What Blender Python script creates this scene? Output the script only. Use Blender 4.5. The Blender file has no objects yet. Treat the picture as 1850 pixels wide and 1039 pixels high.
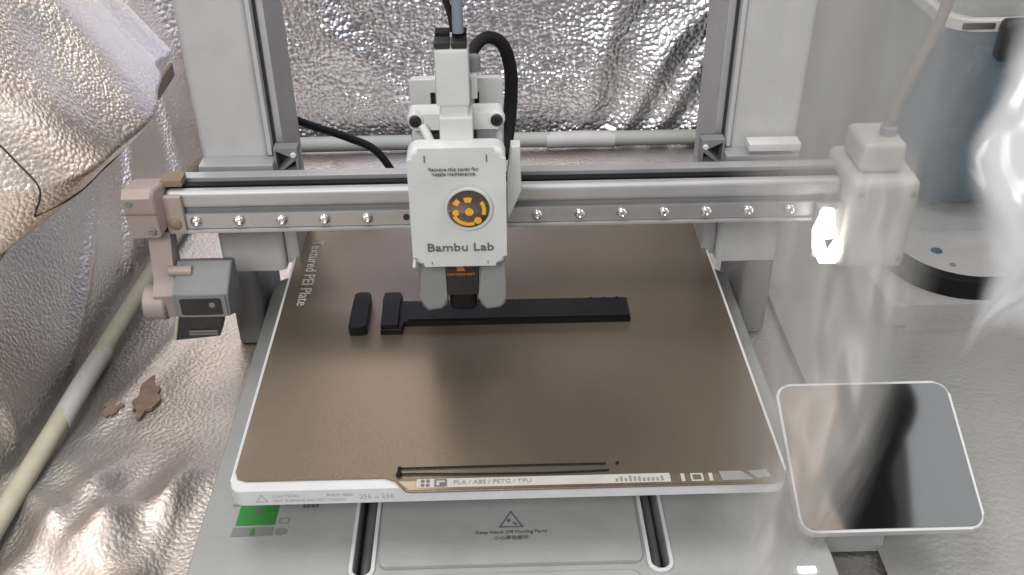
import bpy, bmesh, math, random
import numpy as np
from mathutils import Vector, Matrix, Euler, noise
from mathutils.geometry import tessellate_polygon
random.seed(4)
S = bpy.context.scene
C = S.collection
PI = math.pi

# ------------------------------------------------------------------ camera
def cam_matrix(loc, yaw, pitch, roll):
    f = Vector((math.sin(yaw)*math.cos(pitch), math.cos(yaw)*math.cos(pitch), -math.sin(pitch)))
    r = Vector((math.cos(yaw), -math.sin(yaw), 0)); u = r.cross(f)
    c, s = math.cos(roll), math.sin(roll)
    r2, u2 = r*c+u*s, u*c-r*s
    M = Matrix((r2, u2, -f)).transposed().to_4x4(); M.translation = loc
    return M
cd = bpy.data.cameras.new('camera'); cam = bpy.data.objects.new('camera', cd); C.objects.link(cam)
cam.matrix_world = cam_matrix((-0.00538, -0.34060, 0.33323), 0.021823, 0.590635, -0.00986)
cd.sensor_fit = 'HORIZONTAL'; cd.sensor_width = 36.0; cd.lens = 36.0*1813.25/1850
cd.clip_start = 0.01; cd.clip_end = 50
S.camera = cam
# ------------------------------------------------------------------ world and lamps
w = bpy.data.worlds.new('World'); S.world = w; w.use_nodes = True
w.node_tree.nodes['Background'].inputs[0].default_value = (0.80, 0.80, 0.82, 1)
w.node_tree.nodes['Background'].inputs[1].default_value = 0.48
def area(name, loc, target, sx, sy, power, col):
    l = bpy.data.lights.new(name, 'AREA'); l.shape = 'RECTANGLE'; l.size = sx; l.size_y = sy
    l.energy = power; l.color = col
    o = bpy.data.objects.new(name, l); C.objects.link(o); o.location = loc
    o.rotation_euler = (Vector(target)-Vector(loc)).to_track_quat('-Z', 'Y').to_euler()
    return o
area('ceiling_lamp', (-0.25, 0.15, 1.15), (-.05, 0.15, 0), 0.55, 0.45, 5.0, (1.0, 0.995, 0.985))
area('front_lamp', (-0.25, -0.85, 0.80), (-.05, 0.15, 0.0), 0.6, 0.40, 8.5, (1.0, 0.99, 0.97))
area('warm_fill', (0.485, 0.05, 1.10), (0.485, 0.05, 0.0), 0.12, 0.7, 0.9, (1.0, 0.74, 0.56))  # added warm fill, placed for the brown reflection in the screen
area('side_lamp', (1.10, 0.10, 1.10), (1.10, 0.10, 0.0), 0.90, 1.20, 8.0, (0.97, 0.99, 1.0))
area('rear_fill', (-0.16, 0.40, 0.36), (-0.25, 0.20, 0.0), 0.20, 0.08, 0.28, (1.0, 0.92, 0.85))  # added fill above the view to brighten the left foil
area('blue_fill', (-0.07, 0.345, 0.20), (-0.08, 0.48, 0.03), 0.05, 0.04, 0.15, (0.36, 0.42, 1.0))  # added small fill that tints the back foil blue
S.view_settings.view_transform = 'Standard'; S.view_settings.look = 'None'
S.view_settings.exposure = 0.0; S.view_settings.gamma = 1.0; S.view_settings.use_curve_mapping = False
S.render.engine = 'CYCLES'
S.cycles.max_bounces = 5; S.cycles.glossy_bounces = 3; S.cycles.diffuse_bounces = 3; S.cycles.transparent_max_bounces = 8; S.cycles.transmission_bounces = 3
S.cycles.caustics_reflective = False; S.cycles.caustics_refractive = False

# ------------------------------------------------------------------ materials
def mat(name, col, rough=0.5, metal=0.0, var=0.06, vscale=60, bump=0.0, bscale=900, spec=0.5, coat=0.0, rvar=0.08, trans=0.0, alpha=1.0, emit=0):
    m = bpy.data.materials.new(name); m.use_nodes = True
    nt = m.node_tree; b = nt.nodes['Principled BSDF']; N = nt.nodes.new; L = nt.links.new
    tc = N('ShaderNodeTexCoord')
    n = N('ShaderNodeTexNoise'); n.inputs['Scale'].default_value = vscale; n.inputs['Detail'].default_value = 5; n.inputs['Roughness'].default_value = .6
    L(tc.outputs['Object'], n.inputs['Vector'])
    r = N('ShaderNodeValToRGB')
    r.color_ramp.elements[0].position = .3; r.color_ramp.elements[1].position = .7
    r.color_ramp.elements[0].color = tuple(c*(1-var) for c in col)+(1,)
    r.color_ramp.elements[1].color = tuple(min(1, c*(1+var)) for c in col)+(1,)
    L(n.outputs['Fac'], r.inputs[0]); L(r.outputs[0], b.inputs['Base Color'])
    mr = N('ShaderNodeMapRange'); mr.inputs['To Min'].default_value = max(.02, rough-rvar); mr.inputs['To Max'].default_value = rough+rvar
    L(n.outputs['Fac'], mr.inputs['Value']); L(mr.outputs[0], b.inputs['Roughness'])
    b.inputs['Metallic'].default_value = metal
    b.inputs['Specular IOR Level'].default_value = spec
    b.inputs['Coat Weight'].default_value = coat
    b.inputs['Transmission Weight'].default_value = trans
    b.inputs['Alpha'].default_value = alpha
    if emit:
        b.inputs['Emission Color'].default_value = (1, 1, 1, 1); b.inputs['Emission Strength'].default_value = emit
    if bump:
        n2 = N('ShaderNodeTexNoise'); n2.inputs['Scale'].default_value = bscale; n2.inputs['Detail'].default_value = 3
        L(tc.outputs['Object'], n2.inputs['Vector'])
        bp = N('ShaderNodeBump'); bp.inputs['Strength'].default_value = bump; bp.inputs['Distance'].default_value = .0005
        L(n2.outputs['Fac'], bp.inputs['Height']); L(bp.outputs[0], b.inputs['Normal'])
    return m

def foil(name, col, rough, scale, dist, warm_reflection=None):
    m = bpy.data.materials.new(name); m.use_nodes = True
    nt = m.node_tree; b = nt.nodes['Principled BSDF']; N = nt.nodes.new; L = nt.links.new
    tc = N('ShaderNodeTexCoord')
    b.inputs['Metallic'].default_value = 1.0
    # pebbled relief: domed cells with a jitter of their own
    warp = N('ShaderNodeTexNoise'); warp.inputs['Scale'].default_value = scale*.35; warp.inputs['Detail'].default_value = 2
    L(tc.outputs['Object'], warp.inputs['Vector'])
    mixv = N('ShaderNodeVectorMath'); mixv.operation = 'MULTIPLY_ADD'; mixv.inputs[1].default_value = (1.2/scale,)*3
    L(warp.outputs['Color'], mixv.inputs[0]); L(tc.outputs['Object'], mixv.inputs[2])
    v = N('ShaderNodeTexVoronoi'); v.feature = 'F1'; v.inputs['Scale'].default_value = scale
    L(mixv.outputs[0], v.inputs['Vector'])
    n = N('ShaderNodeTexNoise'); n.inputs['Scale'].default_value = scale*.22; n.inputs['Detail'].default_value = 4
    L(tc.outputs['Object'], n.inputs['Vector'])
    add = N('ShaderNodeMath'); add.operation = 'MULTIPLY_ADD'; add.inputs[1].default_value = -1.0
    L(v.outputs['Distance'], add.inputs[0]); 
    sc = N('ShaderNodeMath'); sc.operation = 'MULTIPLY'; sc.inputs[1].default_value = .55
    L(n.outputs['Fac'], sc.inputs[0]); L(sc.outputs[0], add.inputs[2])
    bp = N('ShaderNodeBump'); bp.inputs['Strength'].default_value = 1.0; bp.inputs['Distance'].default_value = dist
    L(add.outputs[0], bp.inputs['Height']); L(bp.outputs[0], b.inputs['Normal'])
    n3 = N('ShaderNodeTexNoise'); n3.inputs['Scale'].default_value = 9; n3.inputs['Detail'].default_value = 5
    L(tc.outputs['Object'], n3.inputs['Vector'])
    r = N('ShaderNodeValToRGB'); r.color_ramp.elements[0].position = .35; r.color_ramp.elements[1].position = .65
    r.color_ramp.elements[0].color = tuple(c*.9 for c in col)+(1,); r.color_ramp.elements[1].color = tuple(col)+(1,)
    if warm_reflection: r.color_ramp.elements[0].color = tuple(warm_reflection)+(1,)  # warm reflections put into the foil's base colour as patches
    L(n3.outputs['Fac'], r.inputs[0]); L(r.outputs[0], b.inputs['Base Color'])
    mr = N('ShaderNodeMapRange'); mr.inputs['To Min'].default_value = rough*.7; mr.inputs['To Max'].default_value = rough*1.35
    L(n3.outputs['Fac'], mr.inputs['Value']); L(mr.outputs[0], b.inputs['Roughness'])
    return m

def film_mat(name, lo, hi, col, scale, gloss=.25):
    """Thin film whose milky patches paint in reflection haze and glare, fading to clear towards its free edges."""
    m = bpy.data.materials.new(name); m.use_nodes = True
    nt = m.node_tree; N = nt.nodes.new; L = nt.links.new
    for x in list(nt.nodes): nt.nodes.remove(x)
    out = N('ShaderNodeOutputMaterial'); tr = N('ShaderNodeBsdfTransparent'); df = N('ShaderNodeBsdfDiffuse'); tl = N('ShaderNodeBsdfTranslucent')
    df.inputs[0].default_value = tuple(col)+(1,); tl.inputs[0].default_value = tuple(col)+(1,)
    ms = N('ShaderNodeMixShader'); ms.inputs[0].default_value = .5; L(df.outputs[0], ms.inputs[1]); L(tl.outputs[0], ms.inputs[2])
    gl = N('ShaderNodeBsdfGlossy'); gl.inputs['Roughness'].default_value = .28; gl.inputs[0].default_value = (.9, .9, .9, 1)
    mg = N('ShaderNodeMixShader'); mg.inputs[0].default_value = gloss; L(ms.outputs[0], mg.inputs[1]); L(gl.outputs[0], mg.inputs[2])
    tc = N('ShaderNodeTexCoord'); n = N('ShaderNodeTexNoise'); n.inputs['Scale'].default_value = scale; n.inputs['Detail'].default_value = 2
    mp = N('ShaderNodeMapping'); mp.inputs['Scale'].default_value = (2.6, 1, .3)
    L(tc.outputs['Object'], mp.inputs[0]); L(mp.outputs[0], n.inputs['Vector'])
    mr = N('ShaderNodeMapRange'); mr.inputs['From Min'].default_value = .3; mr.inputs['From Max'].default_value = .7; mr.inputs['To Min'].default_value = lo; mr.inputs['To Max'].default_value = hi
    L(n.outputs['Fac'], mr.inputs['Value'])
    at = N('ShaderNodeAttribute'); at.attribute_name = 'glare_haze'
    mu = N('ShaderNodeMath'); mu.operation = 'MULTIPLY'; L(mr.outputs[0], mu.inputs[0]); L(at.outputs['Fac'], mu.inputs[1])
    mx = N('ShaderNodeMixShader'); L(mu.outputs[0], mx.inputs[0]); L(tr.outputs[0], mx.inputs[1]); L(mg.outputs[0], mx.inputs[2])
    L(mx.outputs[0], out.inputs[0])
    return m

def glassy(m, ior):
    m.node_tree.nodes['Principled BSDF'].inputs['IOR'].default_value = ior; return m
M = dict(
    white=mat('white_plastic', (.66, .67, .66), .42, bump=.15),
    towerp=mat('silver_grey_plastic', (.57, .57, .57), .42, bump=.1, var=.05),
    basep=mat('light_grey_plastic', (.39, .395, .385), .5, bump=.25),
    footp=mat('grey_plastic', (.24, .24, .245), .5, bump=.2),
    legp=mat('shroud_grey_plastic', (.29, .298, .30), .35, bump=.1),
    peach=mat('plastic_pink_reflection', (.43, .345, .315), .45, bump=.1),  # pinkish reflection in the film put into the plastic's colour
    beige=mat('beige_plastic', (.50, .485, .45), .45, bump=.1),
    steel=mat('brushed_steel', (.45, .45, .46), .45, metal=.7, vscale=40),
    alu=mat('aluminium', (.50, .50, .51), .50, metal=.55, vscale=30, rvar=.04),
    chrome=mat('screw_chrome', (.75, .75, .75), .15, metal=1),
    dark=mat('dark_channel', (.03, .03, .032), .5),
    black=mat('black_plastic', (.012, .012, .013), .42, bump=.3, bscale=1500),
    print_=mat('black_printed_filament', (.0045, .0045, .005), .34, bump=.5, bscale=1800, spec=.22),
    rubber=mat('black_rubber', (.008, .008, .009), .6, bump=.4, bscale=1200, spec=.25),
    bed=mat('bed_white', (.70, .70, .71), .4),
    plate=mat('gold_textured_plate', (.236, .188, .143), .17, metal=.64, var=.04, vscale=14, bump=.22, bscale=2600, rvar=.015),
    tab=mat('bare_gold_tab', (.30, .25, .19), .25, metal=.7),
    label=mat('pale_label', (.52, .50, .45), .5),
    ink=mat('grey_ink', (.14, .14, .145), .6),
    inkl=mat('faint_grey_ink', (.50, .50, .51), .6),
    inkw=mat('pale_ink', (.50, .46, .40), .5),
    green=mat('green_print', (.035, .24, .045), .5),
    greyp=mat('grey_print', (.24, .24, .23), .6),
    orange=mat('orange_print', (.62, .22, .05), .45),
    gold=mat('brass_inlay', (.66, .36, .05), .22, metal=.6),
    bronze=mat('dark_bronze_badge', (.10, .065, .045), .15, metal=.5, coat=1),
    screen=glassy(mat('black_screen_glass', (.008, .008, .009), .05, rvar=.01, spec=1.0), 1.55),
    lens=mat('dark_lens', (.012, .014, .012), .22, spec=.4),
    pole=mat('cream_fibreglass', (.62, .57, .44), .5, bump=.2, var=.08),
    polep=mat('pale_grey_rod', (.50, .51, .46), .6, bump=.2),
    sleeve=mat('white_sleeve', (.66, .64, .62), .45),
    tan=mat('tan_webbing', (.28, .21, .15), .75, bump=.8, bscale=1400),
    seam=mat('dark_seam', (.05, .042, .036), .8),
    torn=mat('torn_brown_backing', (.27, .18, .14), .75, var=.25, vscale=150, bump=.6),
    tube=mat('grey_blue_tube', (.20, .235, .28), .35, coat=.3),
    tubeb=mat('brown_grey_tube', (.24, .20, .175), .4),
    blue=mat('slate_blue_bag', (.050, .100, .150), .5, var=.22, vscale=14),
    clear=mat('cloudy_clear_plastic', (.66, .68, .68), .2, alpha=.16),
    blurp=mat('pale_grey_film_blur', (.42, .42, .405), .42, metal=.25, bump=.9, bscale=330, var=.05, vscale=12),
    cloth=mat('pale_cloth', (.40, .395, .375), .8, bump=.3, var=.05, vscale=8),
    mesh=mat('dark_reflection_cloth', (.03, .029, .028), .8, bump=.5),  # only for the unseen panel and cloth added for reflections
    box=mat('pale_box', (.50, .49, .485), .5, bump=.2),
    glarew=mat('glowing_glare', (.9, .9, .9), .3, emit=5.0),  # glowing white for the glare facet, not a lamp
    led=mat('lit_indicator', (.85, .85, 1), .3, emit=2.0),
    foilb=foil('hammered_silver_foil', (.74, .74, .75), .33, 235, .0012),
    foill=foil('hammered_silver_foil_side', (.82, .80, .78), .40, 420, .00045, warm_reflection=(.82, .705, .620)),
    foilf=foil('hammered_silver_foil_floor', (.70, .68, .665), .50, 420, .00035, warm_reflection=(.69, .61, .55)),
)

# fine toolpath lines on the printed plastic
nt_ = M['print_'].node_tree; wv = nt_.nodes.new('ShaderNodeTexWave'); wv.bands_direction = 'DIAGONAL'; wv.inputs['Scale'].default_value = 300; wv.inputs['Distortion'].default_value = .6
tc_ = nt_.nodes.new('ShaderNodeTexCoord'); nt_.links.new(tc_.outputs['Object'], wv.inputs['Vector'])
bp_ = [n for n in nt_.nodes if n.bl_idname == 'ShaderNodeBump'][0]; b2 = nt_.nodes.new('ShaderNodeBump'); b2.inputs['Strength'].default_value = .5; b2.inputs['Distance'].default_value = .0002
nt_.links.new(wv.outputs['Fac'], b2.inputs['Height']); nt_.links.new(bp_.outputs[0], b2.inputs['Normal']); nt_.links.new(b2.outputs[0], nt_.nodes['Principled BSDF'].inputs['Normal'])

# ------------------------------------------------------------------ mesh helpers
def obj(name, bm, m, parent=None, smooth=True, loc=None):
    bmesh.ops.recalc_face_normals(bm, faces=bm.faces)
    me = bpy.data.meshes.new(name); bm.to_mesh(me); bm.free()
    if smooth:
        for p in me.polygons: p.use_smooth = True
        me.set_sharp_from_angle(angle=math.radians(38))
    if m is not None: me.materials.append(M[m])
    o = bpy.data.objects.new(name, me); C.objects.link(o)
    if smooth:
        wn = o.modifiers.new('weighted_normal', 'WEIGHTED_NORMAL'); wn.keep_sharp = True; wn.weight = 80
    if parent: o.parent = parent
    if loc: o.location = loc
    return o
def copy(o, parent, off):
    c = o.copy(); C.objects.link(c); c.parent = parent; c.location = Vector(o.location)+Vector(off); return c
def tag(o, label, cat, group=None):
    o['label'] = label; o['category'] = cat
    if group: o['group'] = group
    return o
def structure(o): o['kind'] = 'structure'; return o
def empty(name, loc=(0, 0, 0)):
    o = bpy.data.objects.new(name, None); C.objects.link(o); o.location = loc; o.empty_display_size = .02; return o
def box(bm, x0, x1, y0, y1, z0, z1, bev=0.0, seg=2):
    r = bmesh.ops.create_cube(bm, size=1); vs = r['verts']
    for v in vs: v.co = Vector((x0+(v.co.x+.5)*(x1-x0), y0+(v.co.y+.5)*(y1-y0), z0+(v.co.z+.5)*(z1-z0)))
    if bev:
        es = list({e for v in vs for e in v.link_edges})
        bmesh.ops.bevel(bm, geom=es, offset=bev, segments=seg, affect='EDGES', profile=.6)
    return vs
def nbox(*a, **k):
    bm = bmesh.new(); box(bm, *a, **k); return bm
def rrect(x0, x1, y0, y1, r, n=7):
    if not isinstance(r, (tuple, list)): r = (r,)*4
    pts = []
    for (cx, cy, a, rr) in ((x1-r[0], y1-r[0], 0, r[0]), (x0+r[1], y1-r[1], 90, r[1]), (x0+r[2], y0+r[2], 180, r[2]), (x1-r[3], y0+r[3], 270, r[3])):
        for k in range(n):
            t = math.radians(a+90*k/(n-1)); pts.append((cx+rr*math.cos(t), cy+rr*math.sin(t)))
    return pts
def prism(pts, h0, h1, holes=(), M4=None, bev=0, bm=None):
    """polygon (u,v), optional holes, extruded from h0 to h1 along w"""
    bm = bm or bmesh.new()
    loops = [pts]+list(holes)
    flat = [p for l in loops for p in l]
    tris = tessellate_polygon([[Vector((p[0], p[1], 0)) for p in l] for l in loops])
    lo = [bm.verts.new((p[0], p[1], h0)) for p in flat]; hi = [bm.verts.new((p[0], p[1], h1)) for p in flat]
    if not holes:
        top = bm.faces.new(hi); bm.faces.new(lo[::-1])
    else:
        for t in tris:
            bm.faces.new([hi[i] for i in t]); bm.faces.new([lo[i] for i in t][::-1])
    k = 0; rim = []
    for l in loops:
        n = len(l)
        for i in range(n):
            a, b = k+i, k+(i+1) % n
            f = bm.faces.new((lo[a], lo[b], hi[b], hi[a]))
            rim.append((hi[a], hi[b]))
        k += n
    if bev:
        es = [bm.edges.get(e) for e in rim]
        bmesh.ops.bevel(bm, geom=[e for e in es if e], offset=bev, segments=3, affect='EDGES', profile=.5)
    if M4 is not None: bmesh.ops.transform(bm, matrix=M4, verts=bm.verts)
    return bm
def axes(u, v, w, o=(0, 0, 0)):
    m = Matrix((Vector(u), Vector(v), Vector(w))).transposed().to_4x4(); m.translation = o; return m
FRONT = axes((1, 0, 0), (0, 0, 1), (0, -1, 0))     # u=x v=z, extrude towards camera (-y)
SIDE = axes((0, 1, 0), (0, 0, 1), (1, 0, 0))       # u=y v=z, extrude along +x
def smoothpath(pts, n=10):
    P = [Vector(p) for p in pts]; P = [P[0]*2-P[1]]+P+[P[-1]*2-P[-2]]; out = []
    for i in range(1, len(P)-2):
        for k in range(n):
            t = k/n; a, b, c, d = P[i-1:i+3]
            out.append(.5*((2*b)+(c-a)*t+(2*a-5*b+4*c-d)*t*t+(3*b-a-3*c+d)*t**3))
    out.append(P[-2]); return out
def tube(pts, r, bm=None, seg=12, smooth=8, cap=True, r1=None):
    bm = bm or bmesh.new(); path = smoothpath(pts, smooth) if smooth else [Vector(p) for p in pts]
    rings = []; up = Vector((.123, .31, .95)).normalized(); n = len(path)
    for i, p in enumerate(path):
        t = (path[min(i+1, n-1)]-path[max(i-1, 0)]).normalized()
        a = t.cross(up)
        if a.length < 1e-4: a = t.cross(Vector((1, 0, 0)))
        a.normalize(); b = a.cross(t); up = b
        rr = r if r1 is None else r+(r1-r)*i/(n-1)
        rings.append([bm.verts.new(p+(a*math.cos(2*PI*k/seg)+b*math.sin(2*PI*k/seg))*rr) for k in range(seg)])
    for i in range(n-1):
        for k in range(seg): bm.faces.new((rings[i][k], rings[i][(k+1) % seg], rings[i+1][(k+1) % seg], rings[i+1][k]))
    if cap: bm.faces.new(rings[0][::-1]); bm.faces.new(rings[-1])
    return bm
def lathe(prof, seg=24, M4=None, bm=None):
    bm = bm or bmesh.new(); rings = []
    for r, h in prof: rings.append([bm.verts.new((max(r, 1e-5)*math.cos(2*PI*k/seg), max(r, 1e-5)*math.sin(2*PI*k/seg), h)) for k in range(seg)])
    for i in range(len(prof)-1):
        for k in range(seg): bm.faces.new((rings[i][k], rings[i][(k+1) % seg], rings[i+1][(k+1) % seg], rings[i+1][k]))
    bm.faces.new(rings[0][::-1]); bm.faces.new(rings[-1])
    if M4 is not None: bmesh.ops.transform(bm, matrix=M4, verts=bm.verts)
    return bm
def text(name, s, size, m, parent, M4, align='CENTER', bold=0.0, depth=.00012, sx=1.0):
    cu = bpy.data.curves.new(name, 'FONT'); cu.body = s; cu.size = size; cu.align_x = align; cu.align_y = 'CENTER'
    cu.extrude = depth; cu.offset = bold; cu.resolution_u = 2
    t = bpy.data.objects.new(name+'_src', cu); C.objects.link(t)
    dg = bpy.context.evaluated_depsgraph_get(); me = bpy.data.meshes.new_from_object(t.evaluated_get(dg))
    bpy.data.objects.remove(t); me.name = name
    me.transform(M4 @ Matrix.Diagonal((sx, 1, 1, 1))); me.materials.clear(); me.materials.append(M[m])
    o = bpy.data.objects.new(name, me); C.objects.link(o); o.parent = parent
    return o
def sheet(name, fn, nu, nv, m, parent=None, glare_haze=None):
    us = np.linspace(0, 1, nu); vs = np.linspace(0, 1, nv)
    verts = [fn(u, v) for v in vs for u in us]
    faces = [(j*nu+i, j*nu+i+1, (j+1)*nu+i+1, (j+1)*nu+i) for j in range(nv-1) for i in range(nu-1)]
    me = bpy.data.meshes.new(name); me.from_pydata(verts, [], faces)
    for p in me.polygons: p.use_smooth = True
    if glare_haze:
        at = me.attributes.new('glare_haze', 'FLOAT', 'POINT')
        at.data.foreach_set('value', [glare_haze(u, v) for v in vs for u in us])
    me.materials.append(M[m] if isinstance(m, str) else m)
    o = bpy.data.objects.new(name, me); C.objects.link(o)
    if parent: o.parent = parent
    return o
def fbm(x, y, s, o=3, seed=0.0):
    return noise.fractal((x*s+seed, y*s-seed*.7, seed*1.3), 1.0, 2.0, o)
def ridge(d, w): return math.exp(-(d/w)**2)

# ================================================================== the setting
FZ = -0.065
def floor_fn(u, v):
    x = -.75+1.6*u; y = -.55+1.10*v
    z = FZ
    k = 0
    if x < -.16: k = min(1, (-.16-x)/.04)
    if x > .24: k = min(.6, (x-.24)/.04)
    z += .0035*k*fbm(x, y, 9, 3, 3.1)
    # soft folds in the loose sheet near the front left
    if x < -.14:
        q = min(1, max(0, (.10-y)/.05))*min(1, (-.14-x)/.04)
        for (ax, ay, dx, dy, h, wd) in ((-.235, .03, .35, 1, .010, .010), (-.205, .02, -.55, 1, .012, .012), (-.18, .06, .05, 1, .007, .007), (-.25, -.03, .8, 1, .009, .014), (-.19, -.02, -.9, 1, .008, .009)):
            L = math.hypot(dx, dy); d = ((x-ax)*dy-(y-ay)*dx)/L
            z += q*h*ridge(d, wd)*(0.7+.5*fbm(x, y, 22, 2, 8.0))
        z -= .0 
        q2 = min(1, max(0, (y-.10)/.03))*min(1, (-.16-x)/.03)
        z += q2*.004*ridge((x+.215)-.3*(y-.2), .006)
    return (x, y, z)
structure(sheet('floor', floor_fn, 330, 240, 'foilf'))
def floor_blur_fn(u, v):
    x = .185+.60*u; y = -.50+.98*v
    return (x, y, FZ+.0045+.0015*fbm(x, y, 7, 3, 6.6)+.004*ridge((x-.30)-.5*(y+.02), .006)*min(1, max(0, (.10-y)/.05)))
structure(sheet('floor_blur_sheet', floor_blur_fn, 120, 160, 'blurp'))  # pale matte sheet; the film's blur over the foil is put into its colour
def back_fn(u, v):
    x = -.50+1.15*u; z = -.068+.62*v
    y = .492+.05*z
    y += .012*fbm(x, z, 6, 3, 1.7)*min(1, max(0, (z+.06)/.04))
    # diagonal drapes towards the lower right
    for (ax, az, ang, h, wd) in ((.13, -.02, 50, .013, .010), (.165, -.02, 44, .011, .008), (.19, -.035, 38, .012, .007), (.09, 0, 62, .009, .013), (-.12, .02, 118, .009, .015), (.21, -.04, 30, .009, .006)):
        a = math.radians(ang); d = (x-ax)*math.sin(a)-(z-az)*math.cos(a)
        s = (x-ax)*math.cos(a)+(z-az)*math.sin(a)
        y -= .55*h*ridge(d+.01*math.sin(s*30), wd)*math.exp(-(s/.10)**2)
    return (x, y, z)
structure(sheet('wall_back', back_fn, 240, 150, 'foilb'))
def unseen_panel_fn(u, v):
    x = -.20+.465*u; z = .25+.36*v
    return (x, .455+.004*fbm(x, z, 8, 2, 3.3), z)
structure(sheet('unseen_reflection_panel', unseen_panel_fn, 30, 24, 'mesh'))  # unseen dark panel, added to darken the reflection in the plate
def wl_x(y, z): return -.262-.065*(y-.34)*(-1)*0.30-.10*(z+.06)
def left_fn(u, v):
    y = -.30+.82*u; z = -.066+.55*v
    x = -.268+.02*(y-.03)/.31-.012-.28*(z+.06)
    k = min(1, (z+.066)/.03)
    x += k*(.010*fbm(y, z, 6, 2, 5.2))
    for (ay, az, ang, h, wd) in ((.05, 0, 65, .014, .012), (.10, -.02, 75, .010, .008), (.30, -.03, 45, .009, .007), (.40, -.02, 60, .010, .010), (.02, -.02, 40, .010, .009), (.20, -.04, 25, .006, .006)):
        a = math.radians(ang); d = (y-ay)*math.sin(a)-(z-az)*math.cos(a); s = (y-ay)*math.cos(a)+(z-az)*math.sin(a)
        x += .65*k*h*ridge(d, wd*.8)*math.exp(-(s/.09)**2)
    return (x, y, z)
structure(sheet('wall_left', left_fn, 240, 160, 'foill'))
def panel_fn(u, v):
    x = .215+.45*u; z = -.062+.50*v
    return (x, .425+.010*fbm(x, z, 6, 2, 2.9)+.004*math.sin(x*60)*v, z)
structure(sheet('wall_panel', panel_fn, 70, 60, 'cloth'))
def unseen_cloth_fn(u, v):
    y = -.45+.95*v
    a = .505+.016*math.sin(y*17)+.010*math.sin(y*41+1); b = .595+.022*math.sin(y*13+.8)+.012*math.sin(y*37)
    return (a+(b-a)*u, y, 1.0+.01*math.sin(u*9+y*12))
structure(sheet('unseen_reflection_cloth', unseen_cloth_fn, 12, 90, 'mesh'))  # unseen cloth added overhead for the black band reflected in the screen
def right_fn(u, v):
    y = -.30+.85*u; z = -.066+.55*v
    return (.62+.02*fbm(y, z, 5, 3, 9.1)+.05*z, y, z)
structure(sheet('wall_right', right_fn, 80, 60, 'foilf'))

# tent poles along the foot of the foil walls
def pole(name, a, b, r, label, sl0, sl1):
    o = obj(name, tube([Vector(a), Vector(a).lerp(Vector(b), .5)+Vector((0, 0, .0008)), Vector(b)], r, seg=16), 'pole')
    A, B = Vector(a), Vector(b)
    obj('sleeve', tube([A.lerp(B, sl0), A.lerp(B, (sl0+sl1)/2)+Vector((0, 0, .0008)), A.lerp(B, sl1)], r*1.10, seg=16), 'sleeve', o)
    return tag(o, label, 'tent pole', 'poles along the foot of the foil walls')
pole('tent_pole', (-.2775, -.14, FZ+.0075), (-.2385, .455, FZ+.0075), .0058, 'cream rod with a white sleeve running front to back along the left foil wall', .42, .535)
bpole = pole('tent_pole', (-.235, .474, FZ+.009), (.40, .474, FZ+.009), .0068, 'pale rod lying along the foot of the back foil wall', .44, .535)

bpole.data.materials[0] = M['polep']
# padded foil flap on the left wall
FY0, FY1, FZ0, FZ1 = .118, .368, .048, .30
def flap_x(y, z):
    u = (y-FY0)/(FY1-FY0); v = (z-FZ0)/(FZ1-FZ0)
    e = min(u, 1-u)
    side = 1-math.exp(-max(e, 0)/.07)
    prof = min(1, v/.13)**.6 if v < .13 else max(0, 1-(v-.13)/.87)
    bul = side*prof
    x = -.272-.10*v+.070*bul+.010*fbm(y, z, 8, 3, 2.2)*side*min(1, v/.1)
    x += .010*bul*ridge((y-.23)-.55*(z-.10), .03)-.012*bul*ridge((y-.31)-.3*(z-.10), .02)
    return x
def flap_fn(u, v):
    y = FY0+(FY1-FY0)*u; z = FZ0+(FZ1-FZ0)*v
    zz = z-.010*math.sin(u*PI)*(1-v)*-.6
    return (flap_x(y, z), y+.004*math.sin(v*9), zz)
flap = sheet('foil_flap', flap_fn, 130, 130, 'foill')
sol = flap.modifiers.new('thick', 'SOLIDIFY'); sol.thickness = .003; sol.offset = -1
tag(flap, 'bulging silver foil window flap on the left wall above the rod', 'foil flap')
def flap_pt(u, v, d=.0012):
    p = flap_fn(u, v); return (p[0]+d, p[1], p[2])
obj('hem_binding', tube([flap_pt(u, 0) for u in np.linspace(0, 1, 12)], .0016, seg=8, smooth=4), 'tan', flap)
obj('hem_binding', tube([flap_pt(1, v) for v in np.linspace(0, .5, 8)], .0016, seg=8, smooth=4), 'tan', flap)
obj('hem_binding', tube([flap_pt(0, v) for v in np.linspace(0, .5, 8)], .0010, seg=8, smooth=4), 'tan', flap)
obj('seam', tube([flap_pt(u, .07, .0004) for u in np.linspace(.06, .6, 10)], .0005, seg=6, smooth=4), 'seam', flap)
obj('seam', tube([flap_pt(.06, v, .0004) for v in np.linspace(.07, .5, 8)], .0005, seg=6, smooth=4), 'seam', flap)
st = obj('strap', nbox(-.2585, -.2555, .366, .425, .030, .041, bev=.0008), 'tan')
tag(st, 'short tan webbing strap reaching from the flap corner to the grey upright', 'strap')
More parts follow.
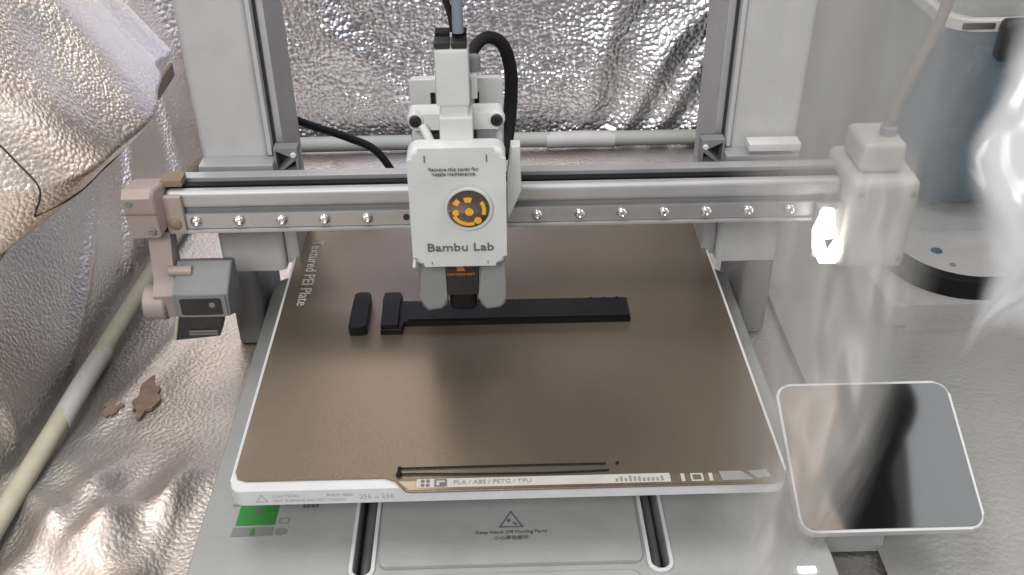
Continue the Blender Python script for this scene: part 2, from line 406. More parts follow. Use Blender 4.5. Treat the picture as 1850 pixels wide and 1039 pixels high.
# torn patches in the foil floor
def ragged(cx, cy, rx, ry, seed, n=34):
    rnd = random.Random(seed); ph = [rnd.uniform(0, 6.28) for _ in range(5)]
    return [(cx+rx*(1+.22*math.sin(3*t+ph[0])+.16*math.sin(5*t+ph[1])+.10*math.sin(9*t+ph[2]))*math.cos(t), cy+ry*(1+.22*math.sin(2*t+ph[3])+.16*math.sin(6*t+ph[4])+.1*math.sin(11*t+ph[0]))*math.sin(t)) for t in [2*PI*k/n for k in range(n)]]
tag(obj('torn_patch', prism(ragged(-.219, .137, .0072, .0155, 3), FZ+.0015, FZ+.0035), 'torn'), 'larger brown torn spot in the foil floor right of the rod', 'torn spot', 'torn spots in the foil floor')
tag(obj('torn_patch', prism(ragged(-.237, .129, .0052, .0075, 8), FZ+.0015, FZ+.0035), 'torn'), 'smaller brown torn spot in the foil floor, nearer the rod', 'torn spot', 'torn spots in the foil floor')

# ================================================================== the printer
P = empty('desktop_printer', (0, .1, FZ))
tag(P, 'light grey desktop 3D printer with white toolhead standing in the foil tent', '3D printer')
P.location = (0, 0, 0)
BT = -.040
# --- base
slots = [rrect(cx-.0042, cx+.0042, -.0245, .215, .0041) for cx in (-.0705, .0705)]
base = obj('base', prism(rrect(-.153, .153, -.105, .235, .012), FZ+.004, BT, holes=slots, bev=.0012), 'basep', P)
obj('slot_floor', nbox(-.15, .15, -.10, .23, FZ+.0042, FZ+.006), 'dark', base)
for cx in (-.0705, .0705):
    obj('slot_rim', prism(rrect(cx-.0062, cx+.0062, -.0268, .214, .0061), BT+.0002, BT+.0016, holes=[rrect(cx-.0043, cx+.0043, -.0246, .213, .0042)], bev=.0004), 'bed', base)
    obj('guide_rod', tube([(cx, -.022, BT-.012), (cx, .21, BT-.012)], .0026, smooth=0), 'steel', base)
obj('centre_panel', prism(rrect(-.0625, .0625, -.0205, .215, .004), BT+.0003, BT+.0022, bev=.0009), 'basep', base)
obj('front_ledge', prism(rrect(-.040, .060, -.040, -.026, .004), BT+.0003, BT+.002, bev=.0008), 'basep', base)
zt = BT+.0025
TOP = lambda x, y, z: axes((1, 0, 0), (0, 1, 0), (0, 0, 1), (x, y, z))
tri = [(-.0062, -.0048), (.0062, -.0048), (0, .0062)]; tri_i = [(-.0049, -.0041), (.0049, -.0041), (0, .0048)]
obj('warning_triangle', prism(tri, 0, .00012, holes=[tri_i], M4=TOP(.0005, .0065, zt)), 'ink', base)
bm = prism(rrect(-.0016, .0004, -.001, .001, .0009), 0, .00012, M4=TOP(.0000, .0062, zt)); prism([(.0006, -.0016), (.0026, -.0030), (.0030, -.0024), (.0010, -.0008)], 0, .00012, M4=None, bm=bm) if False else None
prism([(-.0030, -.0030), (-.0014, -.0034), (-.0010, -.0012), (-.0026, -.0014)], 0, .00012, M4=TOP(.0005, .0065, zt), bm=None).free()
obj('warning_pictogram', bm, 'ink', base)
obj('warning_pictogram', prism([(.0006, -.0022), (.0028, -.0034), (.0033, -.0028), (.0012, -.0012)], 0, .00012, M4=TOP(.0005, .0065, zt)), 'ink', base)
text('lettering', 'Keep Hand Off Moving Parts', .0030, 'ink', base, TOP(.0005, -.0012, zt), sx=1.0)
text('lettering', '小心移动部件', .0028, 'ink', base, TOP(.0005, -.0050, zt))
# printed guide marks at the front left of the base
zb = BT+.0003
obj('green_print', prism([(-.1352, .0300), (-.1160, .0300), (-.1163, .0095), (-.1356, .0095)], 0, .00015, M4=TOP(0, 0, zb)), 'green', base)
obj('green_pictogram', prism(rrect(-.1275, -.1245, .017, .0205, .001), 0, .00012, M4=TOP(0, 0, zb+.0003)), 'ink', base)
obj('grey_print', prism([(-.1365, .0080), (-.1165, .0080), (-.1165, .0025), (-.1365, .0025)], 0, .00015, M4=TOP(0, 0, zb)), 'greyp', base)
obj('green_arrow', prism([(-.1272, .0070), (-.1256, .0070), (-.1252, .0026), (-.1276, .0026)], 0, .00012, M4=TOP(0, 0, zb+.0003)), 'green', base)
hexa = [(-.1125+.0034*math.cos(PI/6+k*PI/3), .0048+.0026*math.sin(PI/6+k*PI/3)) for k in range(6)]
obj('hexagon_print', prism(hexa, 0, .00015, M4=TOP(0, 0, zb)), 'greyp', base)
obj('outline_print', prism(rrect(-.1145, -.1095, .0102, .0138, .001), 0, .00012, holes=[rrect(-.1141, -.1099, .0106, .0134, .0008)], M4=TOP(0, 0, zb)), 'greyp', base)
obj('dash_print', nbox(-.1395, -.1365, .0225, .0240, zb, zb+.00015), 'greyp', base)
obj('dash_print', nbox(-.1130, -.1100, .0225, .0240, zb, zb+.00015), 'greyp', base)
for r_ in range(2):
    for k in range(4):
        obj('character_print', nbox(-.1040+k*.0021, -.1026+k*.0021, .0240-r_*.0036, .0262-r_*.0036, zb, zb+.00015), 'ink', base)
obj('line_print', nbox(-.0945, -.0820, .0246, .0256, zb, zb+.00015), 'greyp', base)
obj('indicator_light', nbox(.1340, .1425, -.0295, -.0262, BT+.0004, BT+.0016, bev=.0004), 'led', base)

# --- heated bed carriage
bedm = obj('heated_bed', prism(rrect(-.1302, .1302, -.0060, .262, (.004, .004, .007, .007)), -.0100, -.0012, bev=.0012), 'bed', P)
obj('bed_carriage', nbox(-.085, .085, .03, .20, -.026, -.0105, bev=.003), 'footp', bedm)
yf = -.0062
FT = lambda x, z, y=yf: axes((1, 0, 0), (0, 0, 1), (0, -1, 0), (x, y, z))
obj('warning_triangle', prism([(-.0030, -.0022), (.0030, -.0022), (0, .0028)], 0, .0001, holes=[[(-.0022, -.0018), (.0022, -.0018), (0, .0019)]], M4=FT(-.1150, -.0058)), 'inkl', bedm)
text('lettering', 'CAUTION', .0027, 'inkl', bedm, FT(-.1100, -.0044), align='LEFT')
text('lettering', 'HOT SURFACE DO NOT TOUCH', .0023, 'inkl', bedm, FT(-.1100, -.0074), align='LEFT')
text('lettering', 'BUILD AREA', .0023, 'inkl', bedm, FT(-.0850, -.0044), align='LEFT')
text('lettering', '256 x 256', .0040, 'inkl', bedm, FT(-.0700, -.0060), align='LEFT')

# --- towers
def tower(s):
    t = obj('tower', prism(rrect(.1345, .1735, .19, .250, .004), -.006, .42, bev=.001), 'towerp', P)
    ch = obj('side_channel', nbox(.1262, .1343, .196, .246, -.004, .42, bev=.0008), 'alu', t)
    obj('channel_slot', nbox(.1301, .1319, .1945, .1958, .078, .42), 'dark', t)
    obj('front_lip', nbox(.1318, .1345, .1885, .196, .074, .42, bev=.0008), 'towerp', t)
    obj('tower_foot', prism(rrect(.1545, .1735, .192, .255, .005), FZ+.002, -.0065, bev=.001), 'footp', t)
    obj('rubber_foot', prism(rrect(.158, .1725, .1935, .25, .004), FZ, FZ+.0019), 'rubber', t)
    obj('slide_block', nbox(.1300, .1725, .178, .1895, .046, .0735, bev=.001), 'alu', t)
    # triangular gusset with web and pin hole
    gus = prism([(.1165, .0650), (.1300, .0650), (.1300, .0805), (.1165, .0805)], 0, .008, holes=[[(.1180, .0664), (.1262, .0664), (.1180, .0730)], [(.1275, .0675), (.1288, .0668), (.1288, .0790), (.1200, .0745)]], M4=axes((1, 0, 0), (0, 0, 1), (0, -1, 0), (0, .192, 0)))
    g = obj('gusset', gus, 'footp', t, smooth=False)
    obj('gusset_back', nbox(.1170, .1295, .1925, .1940, .0655, .0800), 'dark', t)
    obj('pin', lathe([(.0017, 0), (.0017, .0012), (.0012, .0018)], 14, axes((1, 0, 0), (0, 0, 1), (0, -1, 0), (.1188, .1838, .0765))), 'bed', t)
    for o in [t]+list(t.children):
        if s < 0:
            o.data.transform(Matrix.Diagonal((-1, 1, 1, 1))); o.data.flip_normals()
    return t
tower(1); tl_ = tower(-1)
# --- gantry rail
X0, X1 = -.1855, .190
rail = obj('gantry_rail', nbox(X0, X1, .1515, .1585, .0602, .0708, bev=.0030, seg=4), 'alu', P)
obj('guide_rail', nbox(X0, X1, .1500, .172, .0485, .0578, bev=.0005), 'steel', rail)
obj('bottom_lip', nbox(X0, X1, .1485, .172, .0462, .0483, bev=.0005), 'alu', rail)
obj('groove_strip', nbox(X0, X1, .1535, .170, .0576, .0604), 'footp', rail)
obj('belt', nbox(X0, X1, .1605, .1655, .0660, .0700), 'rubber', rail)
obj('rail_web', nbox(X0, X1, .1585, .1670, .0600, .0655), 'footp', rail)
obj('top_edge', nbox(X0, X1+.004, .1672, .1745, .0600, .0718, bev=.0006), 'alu', rail)
scr = None
for k in range(15):
    x = -.1705+k*.0238
    if -.056 < x < .009: continue
    M4 = axes((1, 0, 0), (0, 0, 1), (0, -1, 0))
    if scr is None:
        bm = lathe([(.0033, -.0002), (.0033, .0006), (.0029, .0014), (.0020, .0020), (.0013, .0022), (.0012, .0012), (.0002, .0012)], 20, M4)
        scr = obj('screw', bm, 'chrome', rail); scr.location = (x, .1500, .0532)
    else:
        c = scr.copy(); C.objects.link(c); c.location = (x, .1500, .0532)
obj('spare_hole', lathe([(.0018, 0), (.0018, .0008)], 14, axes((1, 0, 0), (0, 0, 1), (0, -1, 0), (-.0535, .1500, .0535))), 'dark', rail)
# --- left end of the gantry: cap, arm and wiper box
cap = obj('left_end_cap', prism([(.030, .052), (.030, .076), (.026, .079), (.004, .084), (.000, .080), (.002, .055)], -.0080, .0090, M4=axes((0, 1, 0), (0, 0, 1), (1, 0, 0), (-.1950, .135, -.004)), bev=.003), 'peach', P)
obj('cap_lip', nbox(-.1865, -.176, .1475, .152, .0465, .0700, bev=.0015), 'peach', cap)
obj('cap_screw', lathe([(.0036, 0), (.0034, .001), (.002, .0018), (.0003, .0018)], 16, axes((1, 0, 0), (0, 0, 1), (0, -1, 0), (-.1815, .1474, .0535))), 'tan', cap)
obj('cap_clip', nbox(-.188, -.176, .1550, .166, .0722, .0765, bev=.001), 'tan', cap)
arm = obj('wiper_arm', prism([(.148, .046), (.162, .046), (.155, .014), (.152, -.004), (.136, -.004), (.134, .012), (.142, .020)], -.006, .006, M4=axes((0, 1, 0), (0, 0, 1), (1, 0, 0), (-.1925, 0, .002)), bev=.0018), 'peach', P)
obj('arm_drum', lathe([(.009, 0), (.0102, .001), (.0102, .012), (.009, .013)], 26, axes((0, 1, 0), (0, 0, 1), (1, 0, 0), (-.206, .142, .005))), 'peach', arm)
obj('arm_hinge', tube([(-.189, .142, .010), (-.176, .142, .010)], .0042, smooth=0), 'peach', arm)
obj('arm_hinge', tube([(-.189, .142, .026), (-.176, .142, .026)], .0030, smooth=0), 'peach', arm)
obj('cap_seam', nbox(-.2045, -.1865, .1346, .1352, .0665, .0672), 'tan', cap)
for (sx_, sz_) in ((-.1995, .0735), (-.1905, .0560)):
    obj('cap_screw', lathe([(.0020, 0), (.0019, .0008), (.0010, .0010), (.0003, .0004)], 14, axes((1, 0, 0), (0, 0, 1), (0, -1, 0), (sx_, .1352, sz_))), 'footp', cap)
# box
wb = obj('wiper_box', prism([(.128, .008), (.128, .0185), (.1285, .0225), (.148, .0325), (.155, .030), (.155, .000), (.150, -.004)], -.0170, .0140, M4=axes((0, 1, 0), (0, 0, 1), (1, 0, 0), (-.1685, 0, -.004)), bev=.0016), 'footp', P)
obj('front_frame', prism(rrect(-.1835, -.1560, .0045, .0190, .002), 0, .0016, holes=[rrect(-.1815, -.1582, .0055, .0170, .0015)], M4=axes((1, 0, 0), (0, 0, 1), (0, -1, 0), (0, .1282, 0))), 'footp', wb)
obj('lens_window', nbox(-.1814, -.1583, .1272, .1284, .0055, .0170), 'lens', wb)
obj('lens_dot', lathe([(.0018, 0), (.0014, .0006)], 14, axes((1, 0, 0), (0, 0, 1), (0, -1, 0), (-.1640, .1272, .0120))), 'greyp', wb)
obj('chute', prism([(-.1850, .0050), (-.1585, .0050), (-.1635, -.0105), (-.1895, -.0130)], 0, .010, M4=axes((1, 0, 0), (0, 0, 1), (0, -1, 0), (0, .1380, 0)), bev=.001), 'lens', wb)
obj('chute_edge', tube([(-.1850, .1276, .0040), (-.1893, .1276, -.0120)], .0009, smooth=0, seg=8), 'pole', wb)
obj('chute_rib', nbox(-.1800, -.1640, .1268, .1285, -.0082, -.0075), 'greyp', wb)
obj('chute_rib', nbox(-.1800, -.1640, .1268, .1285, -.0064, -.0058), 'greyp', wb)
# --- right end of the gantry
er = obj('right_end_housing', nbox(.1905, .2290, .136, .185, .0200, .0770, bev=.006, seg=4), 'beige', P)
obj('inlet_block', nbox(.1955, .2200, .145, .175, .0772, .0950, bev=.004, seg=3), 'beige', er)
obj('inlet_collar', lathe([(.0045, 0), (.0045, .004), (.0035, .005)], 18, TOP(.2125, .158, .0951)), 'footp', er)
obj('cover_tab', nbox(.142, .172, .1755, .186, .0768, .0815, bev=.001), 'bed', rail)
lm = obj('glare_facet', prism([(.1735, .0460), (.1775, .0600), (.1835, .0590), (.1855, .0440), (.1925, .0325), (.1895, .0245), (.1800, .0250), (.1755, .0330)], 0, .004, M4=axes((1, 0, 0), (0, 0, 1), (0, -1, 0), (0, .1400, 0)), bev=.0012), 'glarew', er)  # glint in the film, built as a glowing facet on the housing
obj('glare_divider', prism([(.1800, .0415), (.1822, .0355), (.1850, .0420)], 0, .0008, M4=axes((1, 0, 0), (0, 0, 1), (0, -1, 0), (0, .1358, 0))), 'greyp', er)
obj('glare_backing', nbox(.176, .1915, .1410, .150, .026, .058, bev=.002), 'beige', er)
obj('housing_seam', nbox(.1902, .2293, .1500, .1506, .0240, .0730), 'greyp', er)
for (sx_, sz_) in ((.2245, .0690), (.2245, .0280), (.1960, .0690)):
    obj('housing_screw', lathe([(.0018, 0), (.0017, .0008), (.0009, .0009), (.0003, .0003)], 14, axes((1, 0, 0), (0, 0, 1), (0, -1, 0), (sx_, .1362, sz_))), 'footp', er)
# --- toolhead
th = obj('toolhead', nbox(-.0450, .0012, .118, .149, .030, .120, bev=.003), 'towerp', P)
cov = prism(rrect(-.0455, .0016, .0604, .1248, .0058), 0, .010, M4=axes((1, 0, 0), (0, 0, 1), (0, -1, 0), (0, .0965, 0)), bev=.0028)
for v in cov.verts:                                   # the top of the cover leans back a little
    if v.co.z > .10: v.co.y += (v.co.z-.10)*.10
obj('front_cover', cov, 'white', th)
obj('inner_body', nbox(-.0440, -.0002, .0968, .1178, .0612, .1150, bev=.002), 'white', th)
yc = .0865
TF = lambda x, z, y=yc-.0001: axes((1, 0, 0), (0, 0, 1), (0, -1, 0), (x, y, z))
obj('cover_notch', nbox(-.0372, -.0367, yc-.0002+.0014, yc+.003, .1180, .1215), 'ink', th)
obj('cover_notch', nbox(-.0078, -.0073, yc-.0002+.0014, yc+.003, .1180, .1215), 'ink', th)
obj('cover_notch', nbox(-.0362, -.0358, yc-.0004, yc+.001, .0620, .0634), 'ink', th)
obj('cover_notch', nbox(-.0082, -.0078, yc-.0004, yc+.001, .0620, .0634), 'ink', th)
obj('cover_seam', nbox(-.0460, -.0445, .0862, .1165, .0600, .0611, bev=.0003), 'white', th)
text('lettering', 'Remove this cover for', .0026, 'ink', th, TF(-.0235, .1150), depth=.0003)
text('lettering', 'nozzle maintenance', .0026, 'ink', th, TF(-.0235, .1125), depth=.0003)
text('brand_lettering', 'Bambu Lab', .0064, 'ink', th, TF(-.0215, .0715), bold=.00004, sx=1.18, depth=.0003)
cx, cz = -.0168, .0935
obj('badge_rim', lathe([(.0118, 0), (.0116, .0009), (.0106, .0009), (.0104, .0002)], 40, TF(cx, cz)), 'white', th)
obj('badge_disc', lathe([(.0103, 0), (.0101, .0006), (.0080, .0013), (.0045, .0019), (.0003, .0021)], 40, TF(cx, cz)), 'bronze', th)
def arc(r0, r1, a0, a1, n=12):
    return [(r1*math.cos(math.radians(a0+(a1-a0)*k/n)), r1*math.sin(math.radians(a0+(a1-a0)*k/n))) for k in range(n+1)]+[(r0*math.cos(math.radians(a1-(a1-a0)*k/n)), r0*math.sin(math.radians(a1-(a1-a0)*k/n))) for k in range(n+1)]
def disc(x, y, r, n=18): return [(x+r*math.cos(2*PI*k/n), y+r*math.sin(2*PI*k/n)) for k in range(n)]
for (pts, d) in ((arc(.0066, .0085, -20, 35), .0012), (arc(.0068, .0087, 205, 290), .0011), (disc(.0044, -.0056, .0019), .0014), (disc(-.0062, -.0012, .0017), .0014), (disc(.0004, -.0004, .0021), .0021), (arc(.0040, .0072, 75, 110), .0015), (arc(.0058, .0085, 130, 155), .0013)):
    obj('badge_inlay', prism(pts, d, d+.0004, M4=TF(cx, cz)), 'gold', th)
# legs and nozzle shroud
for (a, b) in ((-.0445, -.0300), (-.0135, .0010)):
    inner = 1 if a < -.02 else -1
    pts = [(a, .0605), (b, .0605), (b+.0015*(inner == 1)*0, .034), (b, .0285), (b-.003, .0255), (a+.004, .0245), (a+.001, .0275), (a, .034)]
    obj('shroud_leg', prism(pts, 0, .018, M4=axes((1, 0, 0), (0, 0, 1), (0, -1, 0), (0, .1155, 0)), bev=.003), 'legp', th)
obj('heater_block', nbox(-.0308, -.0127, .0985, .1300, .0345, .0605, bev=.001), 'black', th)
obj('silicone_sock', nbox(-.0290, -.0145, .1005, .1280, .0225, .0384, bev=.004, seg=3), 'rubber', th)
obj('nozzle', lathe([(.0020, 0), (.0030, .003), (.0040, .0040), (.0040, .012)], 20, TOP(-.0218, .119, .0125)), 'black', th)
flame = [(-.0022, 0), (-.0018, .0015), (-.0026, .0032), (-.0014, .0058), (.0002, .0052), (.0016, .0060), (.0020, .0040), (.0014, .0022), (.0024, 0)]
obj('hot_symbol', prism(flame, 0, .0002, M4=TF(-.0223, .0500, .0984)), 'orange', th)
text('lettering', 'CAUTION HOT', .0019, 'orange', th, TF(-.0223, .0478, .0984), bold=.00003, sx=1.1)
# upper structure behind the cover
obj('back_plate', prism(rrect(-.0455, .0015, .095, .1420, .0025), 0, .004, holes=[rrect(-.0350, -.0325, .1270, .1345, .0008), rrect(-.0132, -.0107, .1270, .1345, .0008)], M4=axes((1, 0, 0), (0, 0, 1), (0, -1, 0), (0, .136, 0)), bev=.0006), 'towerp', th)
obj('plate_backing', nbox(-.040, -.004, .1365, .140, .110, .139), 'dark', th)
obj('cross_bar', prism(rrect(-.0455, .0012, .1238, .1322, .003), 0, .012, M4=axes((1, 0, 0), (0, 0, 1), (0, -1, 0), (0, .1235, 0)), bev=.001), 'white', th)
for x in (-.0418, -.0022):
    s_ = obj('bar_screw', lathe([(.0030, 0), (.0030, .0014), (.0024, .0020), (.0013, .0020), (.0012, .0010), (.0002, .0010)], 20, TF(x, .1290, .1113)), 'black', th)
    obj('screw_seat', lathe([(.0042, -.003), (.0042, -.0002), (.0036, .0006)], 24, TF(x, .1290, .1114)), 'white', th)
obj('feed_column', nbox(-.0290, -.0154, .100, .120, .1355, .1500, bev=.0016), 'white', th)
obj('column_top', nbox(-.0305, -.0146, .099, .1205, .1412, .1690, bev=.0018), 'white', th)
obj('column_neck', nbox(-.0276, -.0164, .1015, .118, .133, .1400, bev=.002), 'white', th)
obj('feed_block', nbox(-.0296, -.0136, .0975, .118, .1150, .1362, bev=.0012), 'white', th)
for i, x in enumerate((-.0268, -.0188)):
    obj('connector', nbox(x-.0036, x+.0036, .1000, .1085, .1692, .1722, bev=.0007), 'black', th)
    obj('connector', nbox(x-.0034, x+.0034, .1098, .1170, .1692, .1735, bev=.0007), 'rubber', th)
obj('side_clip', nbox(-.0142, -.0112, .112, .120, .1395, .1510, bev=.0006), 'white', th)
obj('side_motor', lathe([(.0030, 0), (.0034, .001), (.0034, .006), (.0024, .0075)], 18, TOP(-.0128, .120, .151)), 'footp', th)
obj('release_lever', tube([(-.0385, .1095, .1270), (-.0360, .1060, .1235), (-.0335, .1010, .1190)], .0021, smooth=4, r1=.0026), 'white', th)
obj('recess', nbox(-.0120, -.0035, .1130, .1165, .1150, .1236), 'footp', th)
obj('recess_slot', nbox(-.0138, -.0122, .1120, .1165, .1150, .1228), 'dark', th)
obj('recess_slot', nbox(-.0375, -.0300, .1120, .1165, .1160, .1215), 'dark', th)
obj('side_fin', prism([(.0046, .1150), (.0092, .1150), (.0098, .0900), (.0032, .0738), (.0020, .0790), (.0028, .1000)], 0, .007, M4=axes((1, 0, 0), (0, 0, 1), (0, -1, 0), (0, .117, 0)), bev=.0008), 'white', th)
obj('toolhead_cable', tube([(-.0160, .150, .1400), (-.0130, .158, .1475), (-.006, .166, .1505), (.0020, .170, .1450), (.0062, .172, .1300), (.0060, .170, .1120), (.0035, .160, .0960), (.001, .150, .090)], .0030, seg=14, r1=.0040), 'rubber', th)
# --- rear cable
obj('power_cable', tube([(-.150, .262, .072), (-.1420, .270, .064), (-.1250, .285, .048), (-.104, .296, .034), (-.0845, .300, .020), (-.070, .300, -.010), (-.060, .31, FZ+.006)], .0028, seg=12), 'rubber', P)
# --- touchscreen
up = Vector((0, .0675, .0306)).normalized(); nrm = Vector((0, -up.z, up.y))
ts_o = Vector((.138, -.0140, -.0300))
TS = axes((1, 0, 0), up, nrm, ts_o)
scn = obj('touchscreen', prism(rrect(0, .0895, 0, .0785, .0075), -.006, 0, M4=TS, bev=.0012), 'bed', P)
obj('display_glass', prism(rrect(.0014, .0881, .0014, .0771, .0064), .00005, .0005, M4=TS, bev=.0002), 'screen', scn)
obj('screen_stand', prism([(.003, -.063), (.035, -.063), (.045, -.036), (.040, -.020), (.010, -.034)], .146, .190, M4=axes((0, 1, 0), (0, 0, 1), (1, 0, 0)), bev=.002), 'basep', scn)

# ================================================================== things on the bed
bp_pts = rrect(-.1285, .1285, 0, .262, (.003, .003, .006, .006))
# front tab
out = []
for q in bp_pts: out.append(q)
plate_poly = [(.1285, .259), (.126, .262), (-.126, .262), (-.1285, .259), (-.1285, .006), (-.1268, .0018), (-.1225, 0), (-.0580, 0), (-.0535, -.0020), (-.0480, -.0092), (-.0455, -.0098), (.1220, -.0098), (.1265, -.008), (.1285, -.004)]
plate = obj('build_plate', prism(plate_poly, -.0009, 0, bev=.0002), 'plate')
tag(plate, 'brown textured build plate lying on the printer bed', 'build plate')
zp = .00025
obj('tab_facing', prism([(-.0515, -.0032), (-.0465, -.0090), (.1205, -.0090), (.1205, -.0032)], .0001, .0002), 'tab', plate)
obj('tab_label', nbox(-.0430, .0745, -.0078, -.0022, zp, zp+.0001), 'label', plate)
for i in range(2):
    for j in range(2): obj('logo_mark', nbox(-.0410+i*.0024, -.0394+i*.0024, -.0072+j*.0026, -.0054+j*.0026, zp+.0002, zp+.0003), 'ink', plate)
obj('logo_frame', prism(rrect(-.0348, -.0290, -.0074, -.0026, .0003), 0, .0001, holes=[rrect(-.0339, -.0299, -.0066, -.0034, .0002)], M4=TOP(0, 0, zp+.0002)), 'ink', plate)
obj('logo_mark', nbox(-.0325, -.0300, -.0064, -.0046, zp+.0002, zp+.0003), 'ink', plate)
text('lettering', 'PLA / ABS / PETG / TPU', .0036, 'greyp', plate, TOP(-.0260, -.0050, zp+.0002), align='LEFT', sx=1.0)
for k in range(11):
    obj('print_bar', nbox(.0490+k*.0021, .0502+k*.0021, -.0070, -.0070+random.choice([.002, .003, .0036]), zp+.0002, zp+.0003), 'greyp', plate)
for (a, b) in ((.0795, .0812), (.0925, .0942)): obj('tab_mark', nbox(a, b, -.0078, -.0028, zp, zp+.0001), 'label', plate)
obj('tab_mark', prism(rrect(.0840, .0898, -.0078, -.0028, .0003), 0, .0001, holes=[rrect(.0849, .0889, -.0070, -.0036, .0002)], M4=TOP(0, 0, zp)), 'label', plate)
obj('glint_patch', prism([(.0975, -.0020), (.1080, -.0020), (.1130, -.0078), (.0985, -.0078)], 0, .0002, M4=TOP(0, 0, zp)), 'chrome', plate)  # silver glint on the tab, built as chrome patches
obj('glint_patch', prism([(.1110, -.0020), (.1200, -.0015), (.1215, -.0060), (.1150, -.0072)], 0, .0002, M4=TOP(0, 0, zp)), 'chrome', plate)
text('plate_lettering', 'Textured PEI Plate', .0098, 'inkw', plate, axes((0, -1, 0), (1, 0, 0), (0, 0, 1), (-.1175, .178, zp)), bold=.00005, sx=.98)

def printed(name, pts, h, label, bev=.0006):
    o = obj(name, prism(pts, .0002, h, bev=bev), 'print_')
    return tag(o, label, 'printed part', 'black printed parts on the plate')
printed('printed_block', [(-.0862, .1435), (-.0840, .1460), (-.0778, .1460), (-.0766, .1430), (-.0766, .1130), (-.0790, .1112), (-.0855, .1112), (-.0868, .1135)], .0062, 'small black printed block left of the long black bar')
pb = printed('printed_bar', [(-.0700, .1450), (-.0585, .1450), (-.0585, .1385), (.0715, .1390), (.0715, .1190), (-.0570, .1190), (-.0570, .1115), (-.0690, .1115), (-.0690, .1170)], .0036, 'long black printed bar with a T-shaped end under the nozzle')
obj('raised_edge', nbox(-.054, .0713, .1194, .1204, .0037, .0047, bev=.0003), 'print_', pb)
obj('t_head', nbox(-.0688, -.0592, .1120, .1445, .0037, .0066, bev=.0006), 'print_', pb)
for k in range(3): obj('tooth', nbox(.050+k*.0075, .0513+k*.0075, .1380, .1389, .0036, .0041, bev=.0001), 'print_', pb)
pl = obj('purge_line', tube([(-.0515, .0050, .0006), (0, .0052, .0006), (.0455, .0050, .0006)], .00042, seg=8), 'print_')
tag(pl, 'straight black purge line drawn along the front of the plate, farther one', 'purge line', 'purge lines on the plate')
obj('blob', lathe([(.0003, .0001), (.0011, .0005), (.0008, .0012), (.0001, .0014)], 10, TOP(-.0515, .0050, 0)), 'print_', pl)
obj('blob', lathe([(.0003, .0001), (.0009, .0005), (.0006, .001), (.0001, .0011)], 10, TOP(.0510, .0052, 0)), 'print_', pl)
pl = obj('purge_line', tube([(-.0515, .0012, .0006), (-.042, .0012, .0006), (-.02, .0004, .0006), (.020, -.0002, .0006), (.0465, .0006, .0006)], .0004, seg=8), 'print_')
tag(pl, 'thinner black purge line touching the front label, nearer one', 'purge line', 'purge lines on the plate')
obj('blob', lathe([(.0003, .0001), (.0016, .0007), (.0012, .0018), (.0001, .002)], 10, TOP(-.0515, .0010, 0)), 'print_', pl)

# ================================================================== tubes
ft = obj('filament_tube', tube([(-.0193, .108, .174), (-.0190, .110, .195), (-.0170, .116, .25), (-.012, .13, .34)], .0026, seg=14), 'tube')
tag(ft, 'grey-blue filament tube rising from the top of the white toolhead', 'tube')
fw = obj('wire', tube([(-.0215, .111, .1735), (-.0228, .112, .182), (-.0262, .114, .194), (-.029, .118, .215), (-.031, .125, .26)], .0016, seg=10), 'rubber')
tag(fw, 'thin black wire beside the filament tube above the toolhead', 'wire')
rt = obj('filament_tube', tube([(.2125, .158, .0990), (.2135, .158, .110), (.2195, .158, .132), (.2270, .158, .158), (.2300, .158, .190), (.229, .158, .26)], .0030, seg=14), 'tubeb')
tag(rt, 'brownish tube rising from the right end of the gantry', 'tube')

# ================================================================== right side: appliance, tub, film
ap = obj('appliance', prism(rrect(.250, .44, .185, .39, (.02, .02, .012, .012)), FZ+.001, -.040, bev=.003), 'box')
tag(ap, 'pale low appliance box with a black curved band at the right', 'appliance')
def ring_pts(inset):
    return rrect(.263+inset, .430-inset, .189+inset, .385-inset, (.03-inset*.5, .03-inset*.5, .05-inset*.5, .05-inset*.5), 12)
obj('black_band', prism(ring_pts(0), -.0398, -.0260, holes=[ring_pts(.007)], bev=.001), 'rubber', ap)
obj('inner_tray', prism(ring_pts(.0072), -.0398, -.0285, bev=.001), 'box', ap)
obj('tray_dot', lathe([(.004, 0), (.0035, .0006)], 16, TOP(.296, .232, -.0284)), 'blue', ap)
obj('tray_dot', lathe([(.002, 0), (.0018, .0006)], 16, TOP(.300, .214, -.0284)), 'greyp', ap)
text('lettering', 'PURECCA', .0085, 'inkl', ap, axes((1, 0, 0), (0, 0, 1), (0, -1, 0), (.290, .1848, -.0500)), sx=1.2)
obj('logo_mark', nbox(.256, .264, .1843, .1849, -.0572, -.0560), 'greyp', ap)
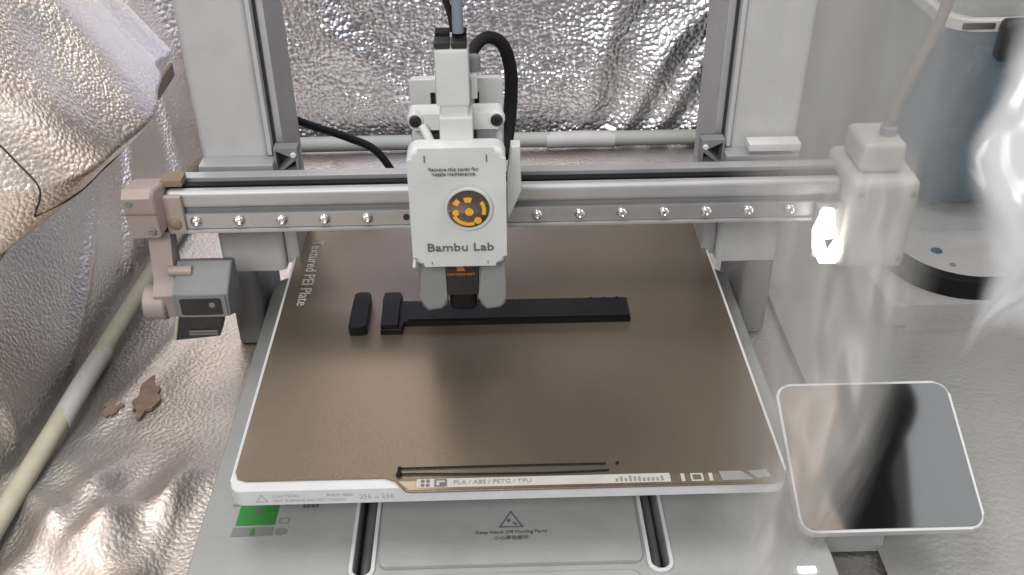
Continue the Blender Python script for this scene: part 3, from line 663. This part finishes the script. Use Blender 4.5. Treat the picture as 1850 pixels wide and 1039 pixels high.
# clear tub with a blue bag in it
tubm = obj('storage_tub', prism(rrect(.282, .42, .255, .365, .018), -.0280, .120, M4=None, bev=.002), 'clear')
for v in tubm.data.vertices:
    k = (v.co.z+.028)/.148; v.co.x = .351+(v.co.x-.351)*(.96+.08*k); v.co.y = .31+(v.co.y-.31)*(.96+.06*k)
tag(tubm, 'tall clear plastic tub with slate blue filling on the appliance', 'tub')
def bag():
    bm = bmesh.new(); bmesh.ops.create_icosphere(bm, subdivisions=4, radius=1)
    for v in bm.verts:
        d = v.co.copy(); s = 1+.14*noise.fractal(d*1.6+Vector((3, 1, 2)), 1, 2, 3)
        e = [math.copysign(abs(c)**.42, c) for c in d]
        z = e[2]*s
        wdt = .050+.010*math.sin(z*2.6+2.6)
        v.co = Vector((.350+e[0]*wdt*s, .312+e[1]*.036*s, .036+z*.060))
    return bm
obj('blue_filling', bag(), 'blue', tubm)
obj('rim', prism(rrect(.276, .426, .249, .371, .02), .1185, .1260, holes=[rrect(.283, .419, .256, .364, .016)], bev=.0015), 'sleeve', tubm)
obj('rim_groove', nbox(.284, .3040, .2478, .2495, .1205, .1243, bev=.0006), 'black', tubm)
obj('lid', prism(rrect(.279, .423, .252, .368, .018), .1262, .1330, bev=.002), 'clear', tubm)
obj('latch', nbox(.3045, .330, .2370, .2475, .1025, .1290, bev=.005, seg=3), 'black', tubm)

# film in front of the right end; reflection haze is painted into its milky colour
def film_fn(u, v):
    z = .30-.285*v
    x = .056+.068*u+.012*v-.004*math.sin(v*7)
    y = -.105+.010*math.sin(u*5+v*3)+.005*fbm(u, v, 4, 3, 4.4)+.02*v
    return (x, y, z)
def film_cl(u, v):
    e = min(1, u/.45)*min(1, (1-u)/.5); e = e*e*(3-2*e)
    return e*min(1, (1-v)/.15)
fm = film_mat('film_reflection_haze', .34, .78, (.64, .64, .62), 22)
fl = sheet('film_haze', film_fn, 60, 90, fm, glare_haze=film_cl)
tag(fl, 'hanging strip of clear film with painted reflection haze in front of the right grey upright', 'plastic film')
def film2_fn(u, v):
    z = .252-.098*v
    x = .1265+.05*u+.0030*math.sin(v*11)
    y = -.092-.02*v+.006*math.sin(u*6+v*5)+.004*fbm(u, v, 4, 3, 7.7)
    return (x, y, z)
def film2_cl(u, v):
    e = min(1, u/.16); f = min(1, v/.18)*min(1, (1-v)/.12); e = e*e*(3-2*e); return e*f
fm2 = film_mat('film_white_glare', .93, 1.0, (.96, .96, .97), 12, gloss=.06)  # white glare painted as nearly opaque film
fl2 = sheet('film_haze', film2_fn, 50, 50, fm2, glare_haze=film2_cl)
tag(fl2, 'bright white glare built as a crumpled film bulge at the far right edge', 'plastic film')
